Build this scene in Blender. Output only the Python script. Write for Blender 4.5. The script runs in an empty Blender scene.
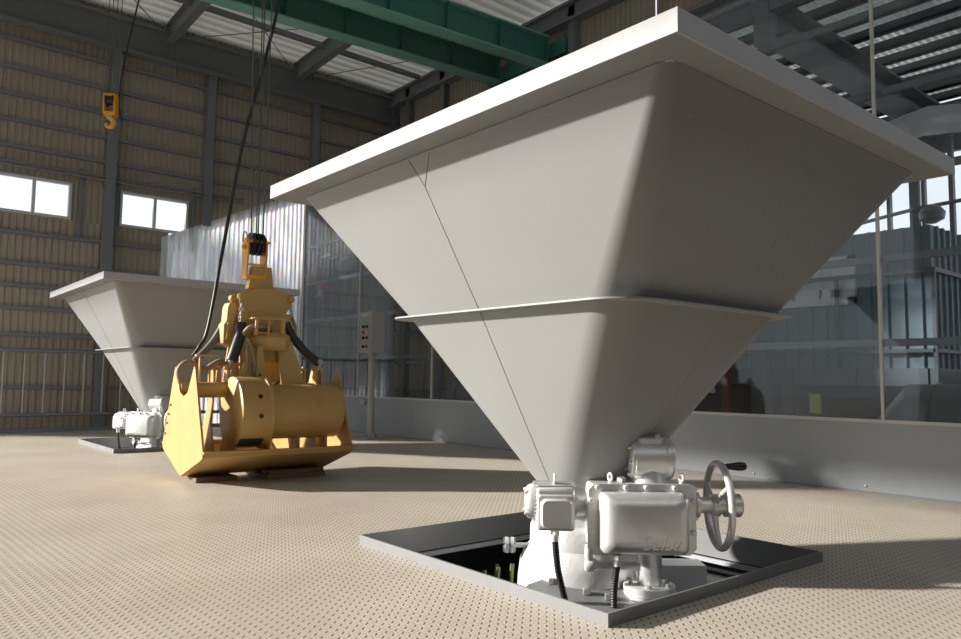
import bpy, bmesh, math, random
from mathutils import Vector, Matrix
random.seed(4)
PI = math.pi
C = bpy.context.scene.collection
V = Vector

# ---------------------------------------------------------------- materials
def nt(name):
    m = bpy.data.materials.new(name); m.use_nodes = True
    n = m.node_tree; n.nodes.clear()
    return m, n
def N(n, t, **kw):
    x = n.nodes.new(t)
    for k, v in kw.items():
        if k in x.inputs: x.inputs[k].default_value = v
        else: setattr(x, k, v)
    return x
def paint(name, col, rough=.45, metal=0., var=.08, scale=6., bump=.0, bscale=60., spec=.5, dirt=None, dirt_amt=.3, dscale=3.):
    m, n = nt(name)
    out = N(n, 'ShaderNodeOutputMaterial'); b = N(n, 'ShaderNodeBsdfPrincipled')
    n.links.new(b.outputs[0], out.inputs[0])
    b.inputs['Metallic'].default_value = metal
    b.inputs['Specular IOR Level'].default_value = spec
    tc = N(n, 'ShaderNodeTexCoord')
    nz = N(n, 'ShaderNodeTexNoise'); nz.inputs['Scale'].default_value = scale; nz.inputs['Detail'].default_value = 5
    n.links.new(tc.outputs['Object'], nz.inputs['Vector'])
    mx = N(n, 'ShaderNodeMix', data_type='RGBA')
    mx.inputs[6].default_value = tuple(c*(1-var) for c in col)+(1,)
    mx.inputs[7].default_value = tuple(min(1, c*(1+var)) for c in col)+(1,)
    n.links.new(nz.outputs[0], mx.inputs[0])
    colout = mx.outputs[2]
    if dirt:
        n2 = N(n, 'ShaderNodeTexNoise'); n2.inputs['Scale'].default_value = dscale; n2.inputs['Detail'].default_value = 8; n2.inputs['Roughness'].default_value = .7
        n.links.new(tc.outputs['Object'], n2.inputs['Vector'])
        rp = N(n, 'ShaderNodeMapRange'); rp.inputs[1].default_value = .5; rp.inputs[2].default_value = .75; rp.inputs[4].default_value = dirt_amt
        n.links.new(n2.outputs[0], rp.inputs[0])
        m2 = N(n, 'ShaderNodeMix', data_type='RGBA'); m2.inputs[7].default_value = tuple(dirt)+(1,)
        n.links.new(rp.outputs[0], m2.inputs[0]); n.links.new(colout, m2.inputs[6]); colout = m2.outputs[2]
    n.links.new(colout, b.inputs['Base Color'])
    rr = N(n, 'ShaderNodeMapRange'); rr.inputs[3].default_value = rough*.85; rr.inputs[4].default_value = min(1, rough*1.2)
    n.links.new(nz.outputs[0], rr.inputs[0]); n.links.new(rr.outputs[0], b.inputs['Roughness'])
    if bump:
        n3 = N(n, 'ShaderNodeTexNoise'); n3.inputs['Scale'].default_value = bscale; n3.inputs['Detail'].default_value = 3
        n.links.new(tc.outputs['Object'], n3.inputs['Vector'])
        bp = N(n, 'ShaderNodeBump'); bp.inputs['Strength'].default_value = bump; bp.inputs['Distance'].default_value = .004
        n.links.new(n3.outputs[0], bp.inputs['Height']); n.links.new(bp.outputs[0], b.inputs['Normal'])
    return m
def clear_sheet(name, tint=(.93,.96,.97), gloss=.08, rough=.02, scratch=.0):
    m, n = nt(name)
    out = N(n, 'ShaderNodeOutputMaterial'); t = N(n, 'ShaderNodeBsdfTransparent'); g = N(n, 'ShaderNodeBsdfGlossy')
    t.inputs[0].default_value = tint+(1,); g.inputs['Roughness'].default_value = rough
    fr = N(n, 'ShaderNodeFresnel'); fr.inputs[0].default_value = 1.45
    ad = N(n, 'ShaderNodeMath', operation='MULTIPLY_ADD'); ad.inputs[1].default_value = .22; ad.inputs[2].default_value = gloss-.02; ad.use_clamp = True
    n.links.new(fr.outputs[0], ad.inputs[0])
    mx = N(n, 'ShaderNodeMixShader'); n.links.new(ad.outputs[0], mx.inputs[0])
    n.links.new(t.outputs[0], mx.inputs[1]); n.links.new(g.outputs[0], mx.inputs[2])
    fin = mx.outputs[0]
    tc = N(n, 'ShaderNodeTexCoord')
    if scratch:
        d = N(n, 'ShaderNodeBsdfDiffuse'); d.inputs[0].default_value = (.5,.53,.56,1)
        nz = N(n, 'ShaderNodeTexNoise'); nz.inputs['Scale'].default_value = 1.3; nz.inputs['Detail'].default_value = 9; nz.inputs['Roughness'].default_value = .65
        n.links.new(tc.outputs['Object'], nz.inputs['Vector'])
        r = N(n, 'ShaderNodeMapRange'); r.inputs[1].default_value = .35; r.inputs[2].default_value = .8; r.inputs[4].default_value = scratch
        n.links.new(nz.outputs[0], r.inputs[0])
        m2 = N(n, 'ShaderNodeMixShader'); n.links.new(r.outputs[0], m2.inputs[0]); n.links.new(fin, m2.inputs[1]); n.links.new(d.outputs[0], m2.inputs[2]); fin = m2.outputs[0]
    wz = N(n, 'ShaderNodeTexNoise'); wz.inputs['Scale'].default_value = 2.2
    n.links.new(tc.outputs['Object'], wz.inputs['Vector'])
    bp = N(n, 'ShaderNodeBump'); bp.inputs['Strength'].default_value = .05; bp.inputs['Distance'].default_value = .01
    n.links.new(wz.outputs[0], bp.inputs['Height']); n.links.new(bp.outputs[0], g.inputs['Normal'])
    n.links.new(fin, out.inputs[0])
    return m
def translucent(name, col, f=.5, irid=False, lo=.80):
    m, n = nt(name)
    out = N(n, 'ShaderNodeOutputMaterial'); d = N(n, 'ShaderNodeBsdfDiffuse'); t = N(n, 'ShaderNodeBsdfTranslucent')
    g = N(n, 'ShaderNodeBsdfGlossy'); g.inputs['Roughness'].default_value = .18
    tc = N(n, 'ShaderNodeTexCoord')
    mp = N(n, 'ShaderNodeMapping'); mp.inputs['Scale'].default_value = (1, 9, 1.2)
    nz = N(n, 'ShaderNodeTexNoise'); nz.inputs['Scale'].default_value = 1.6; nz.inputs['Detail'].default_value = 4
    n.links.new(tc.outputs['Object'], mp.inputs[0]); n.links.new(mp.outputs[0], nz.inputs['Vector'])
    mx = N(n, 'ShaderNodeMix', data_type='RGBA'); mx.inputs[6].default_value = tuple(c*lo for c in col)+(1,); mx.inputs[7].default_value = tuple(col)+(1,)
    rp = N(n, 'ShaderNodeMapRange'); rp.inputs[1].default_value = .35; rp.inputs[2].default_value = .62
    n.links.new(nz.outputs[0], rp.inputs[0]); n.links.new(rp.outputs[0], mx.inputs[0])
    cout = mx.outputs[2]
    if irid:   # polycarbonate's faint rainbow sheen, painted into the base colour
        n2 = N(n, 'ShaderNodeTexNoise'); n2.inputs['Scale'].default_value = 2.4; n2.inputs['Detail'].default_value = 2
        n.links.new(mp.outputs[0], n2.inputs['Vector'])
        ra = N(n, 'ShaderNodeMath', operation='MULTIPLY'); ra.inputs[1].default_value = 4.; n.links.new(n2.outputs[0], ra.inputs[0])
        hs = N(n, 'ShaderNodeCombineColor', mode='HSV'); hs.inputs[1].default_value = .09; hs.inputs[2].default_value = 1.
        fr = N(n, 'ShaderNodeMath', operation='FRACT'); n.links.new(ra.outputs[0], fr.inputs[0]); n.links.new(fr.outputs[0], hs.inputs[0])
        m3 = N(n, 'ShaderNodeMix', data_type='RGBA', blend_type='MULTIPLY'); m3.inputs[0].default_value = 1.
        n.links.new(cout, m3.inputs[6]); n.links.new(hs.outputs[0], m3.inputs[7]); cout = m3.outputs[2]
    for s in (d, t): n.links.new(cout, s.inputs[0])
    a = N(n, 'ShaderNodeMixShader'); a.inputs[0].default_value = f
    n.links.new(d.outputs[0], a.inputs[1]); n.links.new(t.outputs[0], a.inputs[2])
    b = N(n, 'ShaderNodeMixShader'); b.inputs[0].default_value = .08
    n.links.new(a.outputs[0], b.inputs[1]); n.links.new(g.outputs[0], b.inputs[2]); n.links.new(b.outputs[0], out.inputs[0])
    return m
def tread_plate(name):
    m, n = nt(name)
    out = N(n, 'ShaderNodeOutputMaterial'); b = N(n, 'ShaderNodeBsdfPrincipled'); n.links.new(b.outputs[0], out.inputs[0])
    tc = N(n, 'ShaderNodeTexCoord')
    def M(op, a, c=None, d=None):
        x = N(n, 'ShaderNodeMath', operation=op)
        for i, q in enumerate((a, c, d)):
            if q is None: continue
            if isinstance(q, (int, float)): x.inputs[i].default_value = q
            else: n.links.new(q, x.inputs[i])
        return x.outputs[0]
    sp = N(n, 'ShaderNodeSeparateXYZ'); n.links.new(tc.outputs['Object'], sp.inputs[0])
    # staggered rows of raised dashes: a strong one and a faint cross one per cell
    ps, pt = .025, .046
    u = M('MULTIPLY', M('ADD', sp.outputs[0], sp.outputs[1]), .7071/ps)
    w = M('MULTIPLY', M('SUBTRACT', sp.outputs[1], sp.outputs[0]), .7071/pt)
    iu = M('FLOOR', u); fu = M('SUBTRACT', M('SUBTRACT', u, iu), .5)
    w = M('ADD', w, M('MULTIPLY', M('FLOORED_MODULO', iu, 2.), .5))
    fw = M('SUBTRACT', M('SUBTRACT', w, M('FLOOR', w)), .5)
    e = M('ADD', M('POWER', M('DIVIDE', fu, .15), 2.), M('POWER', M('DIVIDE', fw, .30), 2.))
    ha = M('MINIMUM', M('MULTIPLY', M('MAXIMUM', M('SUBTRACT', 1., e), 0.), 2.5), 1.)
    g1 = M('SUBTRACT', M('FRACT', M('ADD', fu, 1.)), .5); g2 = M('SUBTRACT', M('FRACT', M('ADD', fw, 1.)), .5)
    e2 = M('ADD', M('POWER', M('DIVIDE', g1, .42), 2.), M('POWER', M('DIVIDE', g2, .08), 2.))
    hb = M('MINIMUM', M('MULTIPLY', M('MAXIMUM', M('SUBTRACT', 1., e2), 0.), 2.5), 1.)
    h2 = M('MAXIMUM', ha, hb)
    bp = N(n, 'ShaderNodeBump'); bp.inputs['Strength'].default_value = 1.; bp.inputs['Distance'].default_value = .0012
    n.links.new(h2, bp.inputs['Height']); n.links.new(bp.outputs[0], b.inputs['Normal'])
    nz = N(n, 'ShaderNodeTexNoise'); nz.inputs['Scale'].default_value = .9; nz.inputs['Detail'].default_value = 9; nz.inputs['Roughness'].default_value = .65
    n.links.new(tc.outputs['Object'], nz.inputs['Vector'])
    cr = N(n, 'ShaderNodeValToRGB'); cr.color_ramp.elements[0].position = .3; cr.color_ramp.elements[0].color = (.46,.40,.33,1)
    cr.color_ramp.elements[1].position = .7; cr.color_ramp.elements[1].color = (.60,.54,.46,1)
    n.links.new(nz.outputs[0], cr.inputs[0])
    mx = N(n, 'ShaderNodeMix', data_type='RGBA'); mx.inputs[7].default_value = (.13,.085,.05,1)
    n.links.new(M('MAXIMUM', M('MULTIPLY', ha, .85), M('MULTIPLY', hb, .12)), mx.inputs[0]); n.links.new(cr.outputs[0], mx.inputs[6]); n.links.new(mx.outputs[2], b.inputs['Base Color'])
    b.inputs['Roughness'].default_value = .55; b.inputs['Specular IOR Level'].default_value = .4
    return m

HOP = paint('hopper grey paint', (.275,.278,.272), .5, var=.03, scale=2.5, dirt=(.24,.24,.23), dirt_amt=.25, dscale=2)
RIM = paint('galvanised light rim', (.42,.42,.42), .5, var=.06, scale=12, dirt=(.33,.33,.34), dirt_amt=.5, dscale=5)
SEAM = paint('weld seam', (.20,.20,.19), .6)
SEAM2 = paint('painted seam', (.40,.37,.32), .6)
SILV = paint('silver paint', (.72,.72,.715), .36, metal=.5, var=.05, scale=14, bump=.25, bscale=35)
SILVC = paint('silver casting', (.70,.70,.70), .42, metal=.3, var=.04, scale=10, bump=.5, bscale=45)
BOLT = paint('bolt steel', (.55,.55,.55), .3, metal=.8)
BLACK = paint('black rubber', (.02,.02,.022), .45)
BLACKP = paint('black plastic', (.012,.012,.012), .25)
YEL = paint('yellow machine paint', (.50,.315,.105), .42, var=.07, scale=5, dirt=(.40,.22,.06), dirt_amt=.4, dscale=4)
YEL2 = paint('amber hook paint', (.78,.36,.015), .35, var=.05)
OLIVE = paint('dusty hose', (.28,.21,.13), .6, var=.15)
GREYH = paint('grey hose', (.13,.12,.115), .5)
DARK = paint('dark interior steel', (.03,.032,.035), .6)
CURB = paint('curb steel', (.21,.215,.22), .42, metal=.25, var=.06, scale=9)
PITM = paint('pit lining steel', (.36,.38,.40), .5, metal=.1, var=.1, scale=4)
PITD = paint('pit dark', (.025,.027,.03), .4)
PLATE = paint('dark grey valve plate', (.17,.175,.18), .45, var=.15, scale=8, dirt=(.4,.4,.4), dirt_amt=.3, dscale=6)
STEEL = paint('structural grey', (.19,.205,.22), .55, var=.08)
STEELL = paint('rail grey', (.20,.215,.235), .5, metal=.1, var=.06)
MULL = paint('mullion pale', (.50,.49,.45), .5)
BEIGE = paint('beige cladding', (.37,.32,.25), .6, var=.06, scale=1.5)
BEIGER = paint('roof sheet off white', (.80,.81,.82), .6, var=.04, scale=1.0)
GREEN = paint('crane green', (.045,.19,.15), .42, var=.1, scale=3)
GREEN_LIT = paint('crane green flange highlight', (.19,.44,.36), .35, var=.1, scale=3)  # crane green lightened to paint in the highlight on the flanges
ORANGE = paint('conductor rail orange', (.70,.13,.03), .4)
KICK = paint('kick panel grey', (.31,.33,.345), .5, var=.03, scale=1.2, spec=.35)
BOXG = paint('control box grey', (.36,.36,.34), .4)
WHITE = paint('aluminium window frame', (.55,.58,.60), .4, metal=.2)
CABW = paint('blue grey cladding', (.155,.215,.245), .5, var=.06)
CABF = paint('fascia grey', (.09,.10,.115), .5)
DUCT = paint('duct grey', (.20,.205,.21), .4, metal=.2, var=.1)
RED = paint('beacon red', (.6,.02,.03), .25)
GREENB = paint('green lens', (.08,.6,.3), .3)
WOOD = paint('old timber', (.17,.12,.075), .8, var=.3, scale=12, bump=.6, bscale=30)
GPIPE = paint('green hydraulic pipe', (.09,.12,.03), .35, metal=.2)
WIRE = paint('wire rope', (.13,.13,.13), .5, metal=.5)
GALV = paint('galvanised post', (.42,.42,.41), .45, metal=.3)
REDP = paint('rust red post', (.20,.045,.03), .6)
TARP = paint('white plastic sheeting', (.75,.75,.75), .4)
GROUND = paint('outdoor concrete', (.20,.195,.185), .9, var=.1, scale=1)
FLOORM = tread_plate('dusty tread plate')
GLASS = clear_sheet('clear acrylic sheet', (.88,.91,.93), .04, .03, .07)
PANE = clear_sheet('window glass', (.97,.98,.98), .05)
POLY = translucent('corrugated polycarbonate', (.97,.98,1.), .78, True)
ROOFM = translucent('roof sheet', (.82,.82,.80), .24, lo=.97)
RTRANS = translucent('roof light sheet', (.75,.76,.74), .6)

# ---------------------------------------------------------------- mesh builder
def basis(d):
    d = V(d).normalized(); h = V((0,0,1)) if abs(d.z) < .95 else V((1,0,0))
    x = h.cross(d).normalized(); return x, d.cross(x), d
class MB:
    def __init__(s): s.v = []; s.f = []; s.m = []; s.mi = 0
    def add(s, vs, fs):
        o = len(s.v); s.v += [tuple(q) for q in vs]; s.f += [tuple(i+o for i in f) for f in fs]; s.m += [s.mi]*len(fs); return s
    def mat(s, i): s.mi = i; return s
    def box(s, a, b):
        x0,y0,z0 = a; x1,y1,z1 = b
        x0,x1 = min(x0,x1),max(x0,x1); y0,y1 = min(y0,y1),max(y0,y1); z0,z1 = min(z0,z1),max(z0,z1)
        return s.add([(x0,y0,z0),(x1,y0,z0),(x1,y1,z0),(x0,y1,z0),(x0,y0,z1),(x1,y0,z1),(x1,y1,z1),(x0,y1,z1)],
                     [(0,3,2,1),(4,5,6,7),(0,1,5,4),(1,2,6,5),(2,3,7,6),(3,0,4,7)])
    def bar(s, p, q, w, h=None, up=(0,0,1)):
        p = V(p); q = V(q); h = h or w; d = (q-p).normalized()
        u = V(up); x = d.cross(u)
        if x.length < 1e-4: x = d.cross(V((1,0,0)))
        x.normalize(); y = x.cross(d)
        vs = [o+x*sx*w/2+y*sy*h/2 for o in (p,q) for sx,sy in ((-1,-1),(1,-1),(1,1),(-1,1))]
        return s.add(vs, [(0,1,2,3),(7,6,5,4),(0,4,5,1),(1,5,6,2),(2,6,7,3),(3,7,4,0)])
    def cyl(s, p, q, r, r2=None, n=24):
        return s.lathe(p, V(q)-V(p), [(0,r),((V(q)-V(p)).length, r if r2 is None else r2)], n)
    def lathe(s, p, d, prof, n=28, cap=True):
        p = V(p); x,y,z = basis(d); vs = []; fs = []
        for t, r in prof:
            for k in range(n):
                a = 2*PI*k/n; vs.append(p+z*t+(x*math.cos(a)+y*math.sin(a))*r)
        for i in range(len(prof)-1):
            for k in range(n):
                fs.append((i*n+k, i*n+(k+1)%n, (i+1)*n+(k+1)%n, (i+1)*n+k))
        if cap: fs.append(tuple(reversed(range(n)))); fs.append(tuple((len(prof)-1)*n+k for k in range(n)))
        return s.add(vs, fs)
    def tube(s, pts, r, n=10, cap=True, radii=None, closed=False):
        pts = [V(p) for p in pts]; m = len(pts); vs = []; fs = []; px = None
        for i, p in enumerate(pts):
            if closed: t = pts[(i+1)%m]-pts[i-1]
            else: t = pts[min(i+1,m-1)]-pts[max(i-1,0)]
            t.normalize()
            if px is None: px, py, _ = basis(t)
            else:
                px = (px - t*px.dot(t)).normalized(); py = t.cross(px)
            rr = radii[i] if radii else r
            for k in range(n):
                a = 2*PI*k/n; vs.append(p+(px*math.cos(a)+py*math.sin(a))*rr)
        for i in range(m if closed else m-1):
            j = (i+1)%m
            for k in range(n): fs.append((i*n+k, i*n+(k+1)%n, j*n+(k+1)%n, j*n+k))
        if cap and not closed: fs.append(tuple(reversed(range(n)))); fs.append(tuple((m-1)*n+k for k in range(n)))
        return s.add(vs, fs)
    def prism(s, poly, o, x, y, ext):
        """poly in the plane (o; x, y) extruded by the vector ext"""
        o = V(o); x = V(x); y = V(y); e = V(ext); n = len(poly)
        a = [o+x*u+y*w for u,w in poly]; vs = a+[q+e for q in a]
        fs = [tuple(reversed(range(n))), tuple(range(n,2*n))]+[(i,(i+1)%n,(i+1)%n+n,i+n) for i in range(n)]
        return s.add(vs, fs)
    def torus(s, c, d, R, r, n=40, k=10):
        x,y,z = basis(d); c = V(c)
        return s.tube([c+(x*math.cos(2*PI*i/n)+y*math.sin(2*PI*i/n))*R for i in range(n)], r, k, closed=True)
    def hexbolt(s, p, d, r, h):
        return s.lathe(p, d, [(0,r),(h*.85,r),(h,r*.8)], 6)
    def build(s, name, mats, parent=None, bevel=0., smooth=40, **kw):
        me = bpy.data.meshes.new(name); me.from_pydata(s.v, [], s.f)
        if not isinstance(mats, (list,tuple)): mats = [mats]
        for q in mats: me.materials.append(q)
        if len(mats) > 1: me.polygons.foreach_set('material_index', s.m)
        bm = bmesh.new(); bm.from_mesh(me); bmesh.ops.recalc_face_normals(bm, faces=bm.faces[:]); bm.to_mesh(me); bm.free()
        me.polygons.foreach_set('use_smooth', [True]*len(me.polygons)); me.set_sharp_from_angle(angle=math.radians(smooth))
        ob = bpy.data.objects.new(name, me); C.objects.link(ob)
        if parent: ob.parent = parent
        if bevel:
            b = ob.modifiers.new('bevel', 'BEVEL'); b.width = bevel; b.segments = 2; b.limit_method = 'ANGLE'; b.angle_limit = math.radians(38); b.harden_normals = False
        tag(ob, **kw)
        return ob
def tag(o, label=None, cat=None, group=None, kind=None):
    if label: o['label'] = label
    if cat: o['category'] = cat
    if group: o['group'] = group
    if kind: o['kind'] = kind
    return o
def empty(name, loc, rz=0, **kw):
    o = bpy.data.objects.new(name, None); C.objects.link(o); o.location = loc; o.rotation_euler = (0,0,rz); o.empty_display_size = .2
    return tag(o, **kw)
def kids(o): return [c for c in bpy.data.objects if c.parent == o]
def copy_tree(o, parent=None):
    ch = kids(o); c = o.copy(); C.objects.link(c); c.parent = parent
    for k in ch: copy_tree(k, c)
    return c
def catenary(p, q, n=14, sag=.1, side=(0,0,0)):
    p = V(p); q = V(q); s = V(side)
    return [p.lerp(q, i/n)+V((0,0,-sag))*(4*(i/n)*(1-i/n))+s*(4*(i/n)*(1-i/n)) for i in range(n+1)]
def spline(pts, k=8):
    pts = [V(p) for p in pts]; P = [pts[0]*2-pts[1]]+pts+[pts[-1]*2-pts[-2]]; o = []
    for i in range(1, len(P)-2):
        a,b,c,d = P[i-1:i+3]
        for j in range(k):
            t = j/k; o.append(.5*((2*b)+(c-a)*t+(2*a-5*b+4*c-d)*t*t+(3*b-a-3*c+d)*t**3))
    return o+[pts[-1]]

XW = -9.21      # far wall
YP = 2.975      # partition
YB = 4.98       # back wall

# ---------------------------------------------------------------- floor and pits
H1 = V((0,0,0)); H2 = V((-6.315,.176,0)); PX, PY = .73, .694
fl = MB()
def floor_rect(x0,y0,x1,y1): fl.box((x0,y0,-.012),(x1,y1,0))
xs = [XW-.1, H2.x-PX, H2.x+PX, -PX, PX, 4.6]
floor_rect(xs[0],-6.,xs[1],YP); floor_rect(xs[2],-6.,xs[3],YP); floor_rect(xs[4],-6.,xs[5],YP)
for h,a,b in ((H2,xs[1],xs[2]),(H1,xs[3],xs[4])):
    floor_rect(a,-6.,b,h.y-PY); floor_rect(a,h.y+PY,b,YP)
fl.build('floor', FLOORM, kind='structure')
g = MB(); g.box((XW-.1,YP,-.05),(4.6,16,-.004)); g.box((-40,-40,-.06),(XW-.1,16,-.03)); g.box((XW-.1,-40,-.06),(20,-6,-.03)); g.box((4.6,-6,-.06),(20,16,-.03)); g.box((-40,16,-.06),(20,40,-.03))
g.build('floor_outside', GROUND, kind='structure')

def pit(h, near):
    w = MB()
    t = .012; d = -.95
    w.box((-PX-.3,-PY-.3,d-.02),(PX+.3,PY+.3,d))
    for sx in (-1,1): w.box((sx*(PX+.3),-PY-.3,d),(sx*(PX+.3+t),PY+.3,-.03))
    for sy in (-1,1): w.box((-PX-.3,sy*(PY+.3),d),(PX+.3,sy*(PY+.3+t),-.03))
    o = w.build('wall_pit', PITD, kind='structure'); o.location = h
    c = empty('pit_curb', h, label=near, cat='floor curb', group=None)
    for nm,a,b in (('curb_rail',(-PX,-PY,-.075),(PX,-PY+.009,.042)),('curb_rail',(-PX,PY-.009,-.075),(PX,PY,.042)),
                ('curb_rail',(-PX,-PY+.009,-.075),(-PX+.009,PY-.009,.042)),('curb_rail',(PX-.009,-PY+.009,-.075),(PX,PY-.009,.042))):
        MB().box(a,b).build(nm, CURB, c)
    # ledge beams under the plate, seen inside the opening
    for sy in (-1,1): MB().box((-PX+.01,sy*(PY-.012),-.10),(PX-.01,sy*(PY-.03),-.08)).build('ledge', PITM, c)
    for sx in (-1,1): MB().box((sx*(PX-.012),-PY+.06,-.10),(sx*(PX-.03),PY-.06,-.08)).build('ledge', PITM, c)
    return c
pit(H1, 'low grey steel curb around the floor opening under the nearest, largest hopper')
pit(H2, 'low steel curb around the floor opening under the distant hopper behind the yellow grab')

# ---------------------------------------------------------------- hopper
LV = [(1.632,1.087,.853,.05),(1.031,.67,.545,.15),(.30,.20,.20,.1999)]
def sec(z):
    if z >= LV[1][0]: a,b = LV[1],LV[0]
    else: a,b = LV[2],LV[1]
    t = (z-a[0])/(b[0]-a[0]); return [a[i]+(b[i]-a[i])*t for i in (1,2,3)]
def rrect(rx, ry, rc, z, n=8):
    o = []
    for cx,cy,a0 in ((1,1,0),(-1,1,90),(-1,-1,180),(1,-1,270)):
        for k in range(n+1):
            a = math.radians(a0+90*k/n); o.append((cx*(rx-rc)+rc*math.cos(a), cy*(ry-rc)+rc*math.sin(a), z))
    return o
def loft(mb, rings, inner=False):
    n = len(rings[0]); vs = [p for r in rings for p in r]; fs = []
    for i in range(len(rings)-1):
        for k in range(n): fs.append((i*n+k, i*n+(k+1)%n, (i+1)*n+(k+1)%n, (i+1)*n+k))
    mb.add(vs, fs)
def hopper(loc, label):
    t = empty('steel_hopper', loc, label=label, cat='hopper', group=None)
    b = MB(); zs = [.30+(1.632-.30)*i/24 for i in range(25)]
    zs = sorted(set(zs+[1.031]))
    outer = [rrect(*sec(z), z) for z in zs]
    inn = [rrect(sec(z)[0]-.01, sec(z)[1]-.01, sec(z)[2]-.005, z) for z in reversed(zs)]
    loft(b, outer+inn); b.build('hopper_body', HOP, t, smooth=25)
    # rim: vertical lip and soffit
    r = MB(); A,B,Hh,T = 1.195,.9725,1.697,.065
    for (x0,y0,x1,y1) in ((-A,-B,A,-B+.008),(-A,B-.008,A,B),(-A,-B+.008,-A+.008,B-.008),(A-.008,-B+.008,A,B-.008)): r.box((x0,y0,Hh-T),(x1,y1,Hh))
    r.build('rim_lip', RIM, t)
    s = MB()
    a1,b1 = 1.08,.846
    s.box((-A+.008,-B+.008,1.634),(A-.008,-b1,1.642)); s.box((-A+.008,b1,1.634),(A-.008,B-.008,1.642)); s.box((-A+.008,-b1,1.634),(-a1,b1,1.642)); s.box((a1,-b1,1.634),(A-.008,b1,1.642))
    s.build('rim_soffit', HOP, t)
    f = MB(); o = rrect(.73,.603,.16,1.0345,8); i = rrect(.664,.539,.15,1.0345,8)
    n = len(o); vs = o+i+[(x,y,1.0275) for x,y,z in o]+[(x,y,1.0275) for x,y,z in i]; fs = []
    for k in range(n):
        j = (k+1)%n; fs += [(k,j,n+j,n+k),(2*n+k,3*n+k,3*n+j,2*n+j),(k,2*n+k,2*n+j,j),(n+k,n+j,3*n+j,3*n+k)]
    f.add(vs, fs); f.build('stiffener_ring', HOP, t)
    w = MB()
    def fy(x0,z0,x1,z1,sy=-1,m=14):
        return [(x0+(x1-x0)*i/m, sy*(sec(z0+(z1-z0)*i/m)[1]+.0004), z0+(z1-z0)*i/m) for i in range(m+1)]
    def fx(y0,z0,y1,z1,m=14):
        return [(sec(z0+(z1-z0)*i/m)[0]+.0004, y0+(y1-y0)*i/m, z0+(z1-z0)*i/m) for i in range(m+1)]
    for p in (fy(-.13,1.52,.0,.31), fy(-.13,1.52,-.17,1.625), fy(-.13,1.52,-.03,1.625)): w.tube(p, .0016, 5)
    w.build('weld_seam', SEAM, t)
    w = MB()
    for p in (fx(-.74,1.54,.70,1.50), fx(.17,1.50,.02,.5)): w.tube(p, .0012, 5)
    w.build('weld_seam', SEAM2, t)
    return t
h1 = hopper(H1, 'large grey steel hopper filling the middle of the hall, nearest of the two')
h2 = copy_tree(h1); h2.location = H2; h2['label'] = 'smaller looking grey steel hopper far back, behind the yellow grab'

# ---------------------------------------------------------------- valve below a hopper
def valve(loc):
    t = empty('knife_gate_valve', loc, cat='valve')
    b = MB(); b.lathe((0,0,-.42),(0,0,1),[(0,.24),(.02,.29),(.22,.29),(.32,.286),(.39,.277),(.43,.262),(.455,.243),(.465,.234),(.54,.232),(.555,.225),(.565,.212),(.70,.200)],64)
    b.build('valve_body', SILVC, t)
    c = MB(); c.lathe((0,0,.20),(0,0,1),[(0,.225),(.006,.24),(.04,.24),(.046,.23),(.05,.215),(.10,.205)],48); c.build('neck_collar', SILVC, t)
    # flat hexagonal bonnet plate leaning out toward the actuator
    Rv = V((.643,.766,0)); Mv = V((.766,-.643,0))
    o = Mv*.30+V((0,0,-.085))
    poly = [(-.26,.06),(-.17,.13),(.20,.13),(.33,-.03),(.33,-.16),(-.20,-.16),(-.29,-.02)]
    tilt = (Mv*1.0+V((0,0,-.20))).normalized()
    p = MB(); p.prism([(u,-w) for u,w in poly], o, Rv, tilt, V((0,0,-.05))); bo = p.build('bonnet_plate', PLATE, t, bevel=.006, label='dark grey bonnet plate')
    q = MB(); q.prism([(u*1.07,-w*1.12-.012) for u,w in poly], o+V((0,0,-.035)), Rv, tilt, V((0,0,-.05))); q.build('bonnet_flange', SILVC, t, bevel=.006)
    for u,w in ((-.03,-.02),(.05,-.06),(.20,.02),(.24,-.08),(-.16,.07)):
        m = MB(); m.hexbolt(o+Rv*u+tilt*(-w), (0,0,1), .016, .022); m.build('bonnet_bolt', BOLT, bo)
    l = MB(); l.torus(o+Rv*(-.03)+tilt*(-.045)+V((0,0,.03)), Mv, .022, .007, 20, 8); l.build('lifting_eye', BOLT, t)
    # side cleaning nozzle with flange pair
    nz = MB(); a = Rv*(-.22)+V((0,0,.03)); nz.cyl(a, a-Rv*.10, .011); nz.build('nozzle_pipe', SILVC, t)
    nf = MB(); e = a-Rv*.085
    nf.cyl(e, e-Rv*.014, .034); nf.cyl(e-Rv*.024, e-Rv*.038, .034); nf.cyl(e-Rv*.014, e-Rv*.024, .024)
    nf.build('nozzle_flange', SILVC, t)
    for k in range(6):
        an = k*PI/3; c0 = e+V((0,0,1))*math.cos(an)*.026+Mv*math.sin(an)*.026
        m = MB(); m.hexbolt(c0+Rv*.008, -Rv, .006, .055); m.build('nozzle_bolt', BOLT, t)
    return t
v1 = valve(H1); v1['label'] = 'white painted gate valve body in the near floor opening under the large hopper'
v2 = copy_tree(v1); v2.location = H2; v2['label'] = 'white painted valve in the far floor opening under the distant hopper'

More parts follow.
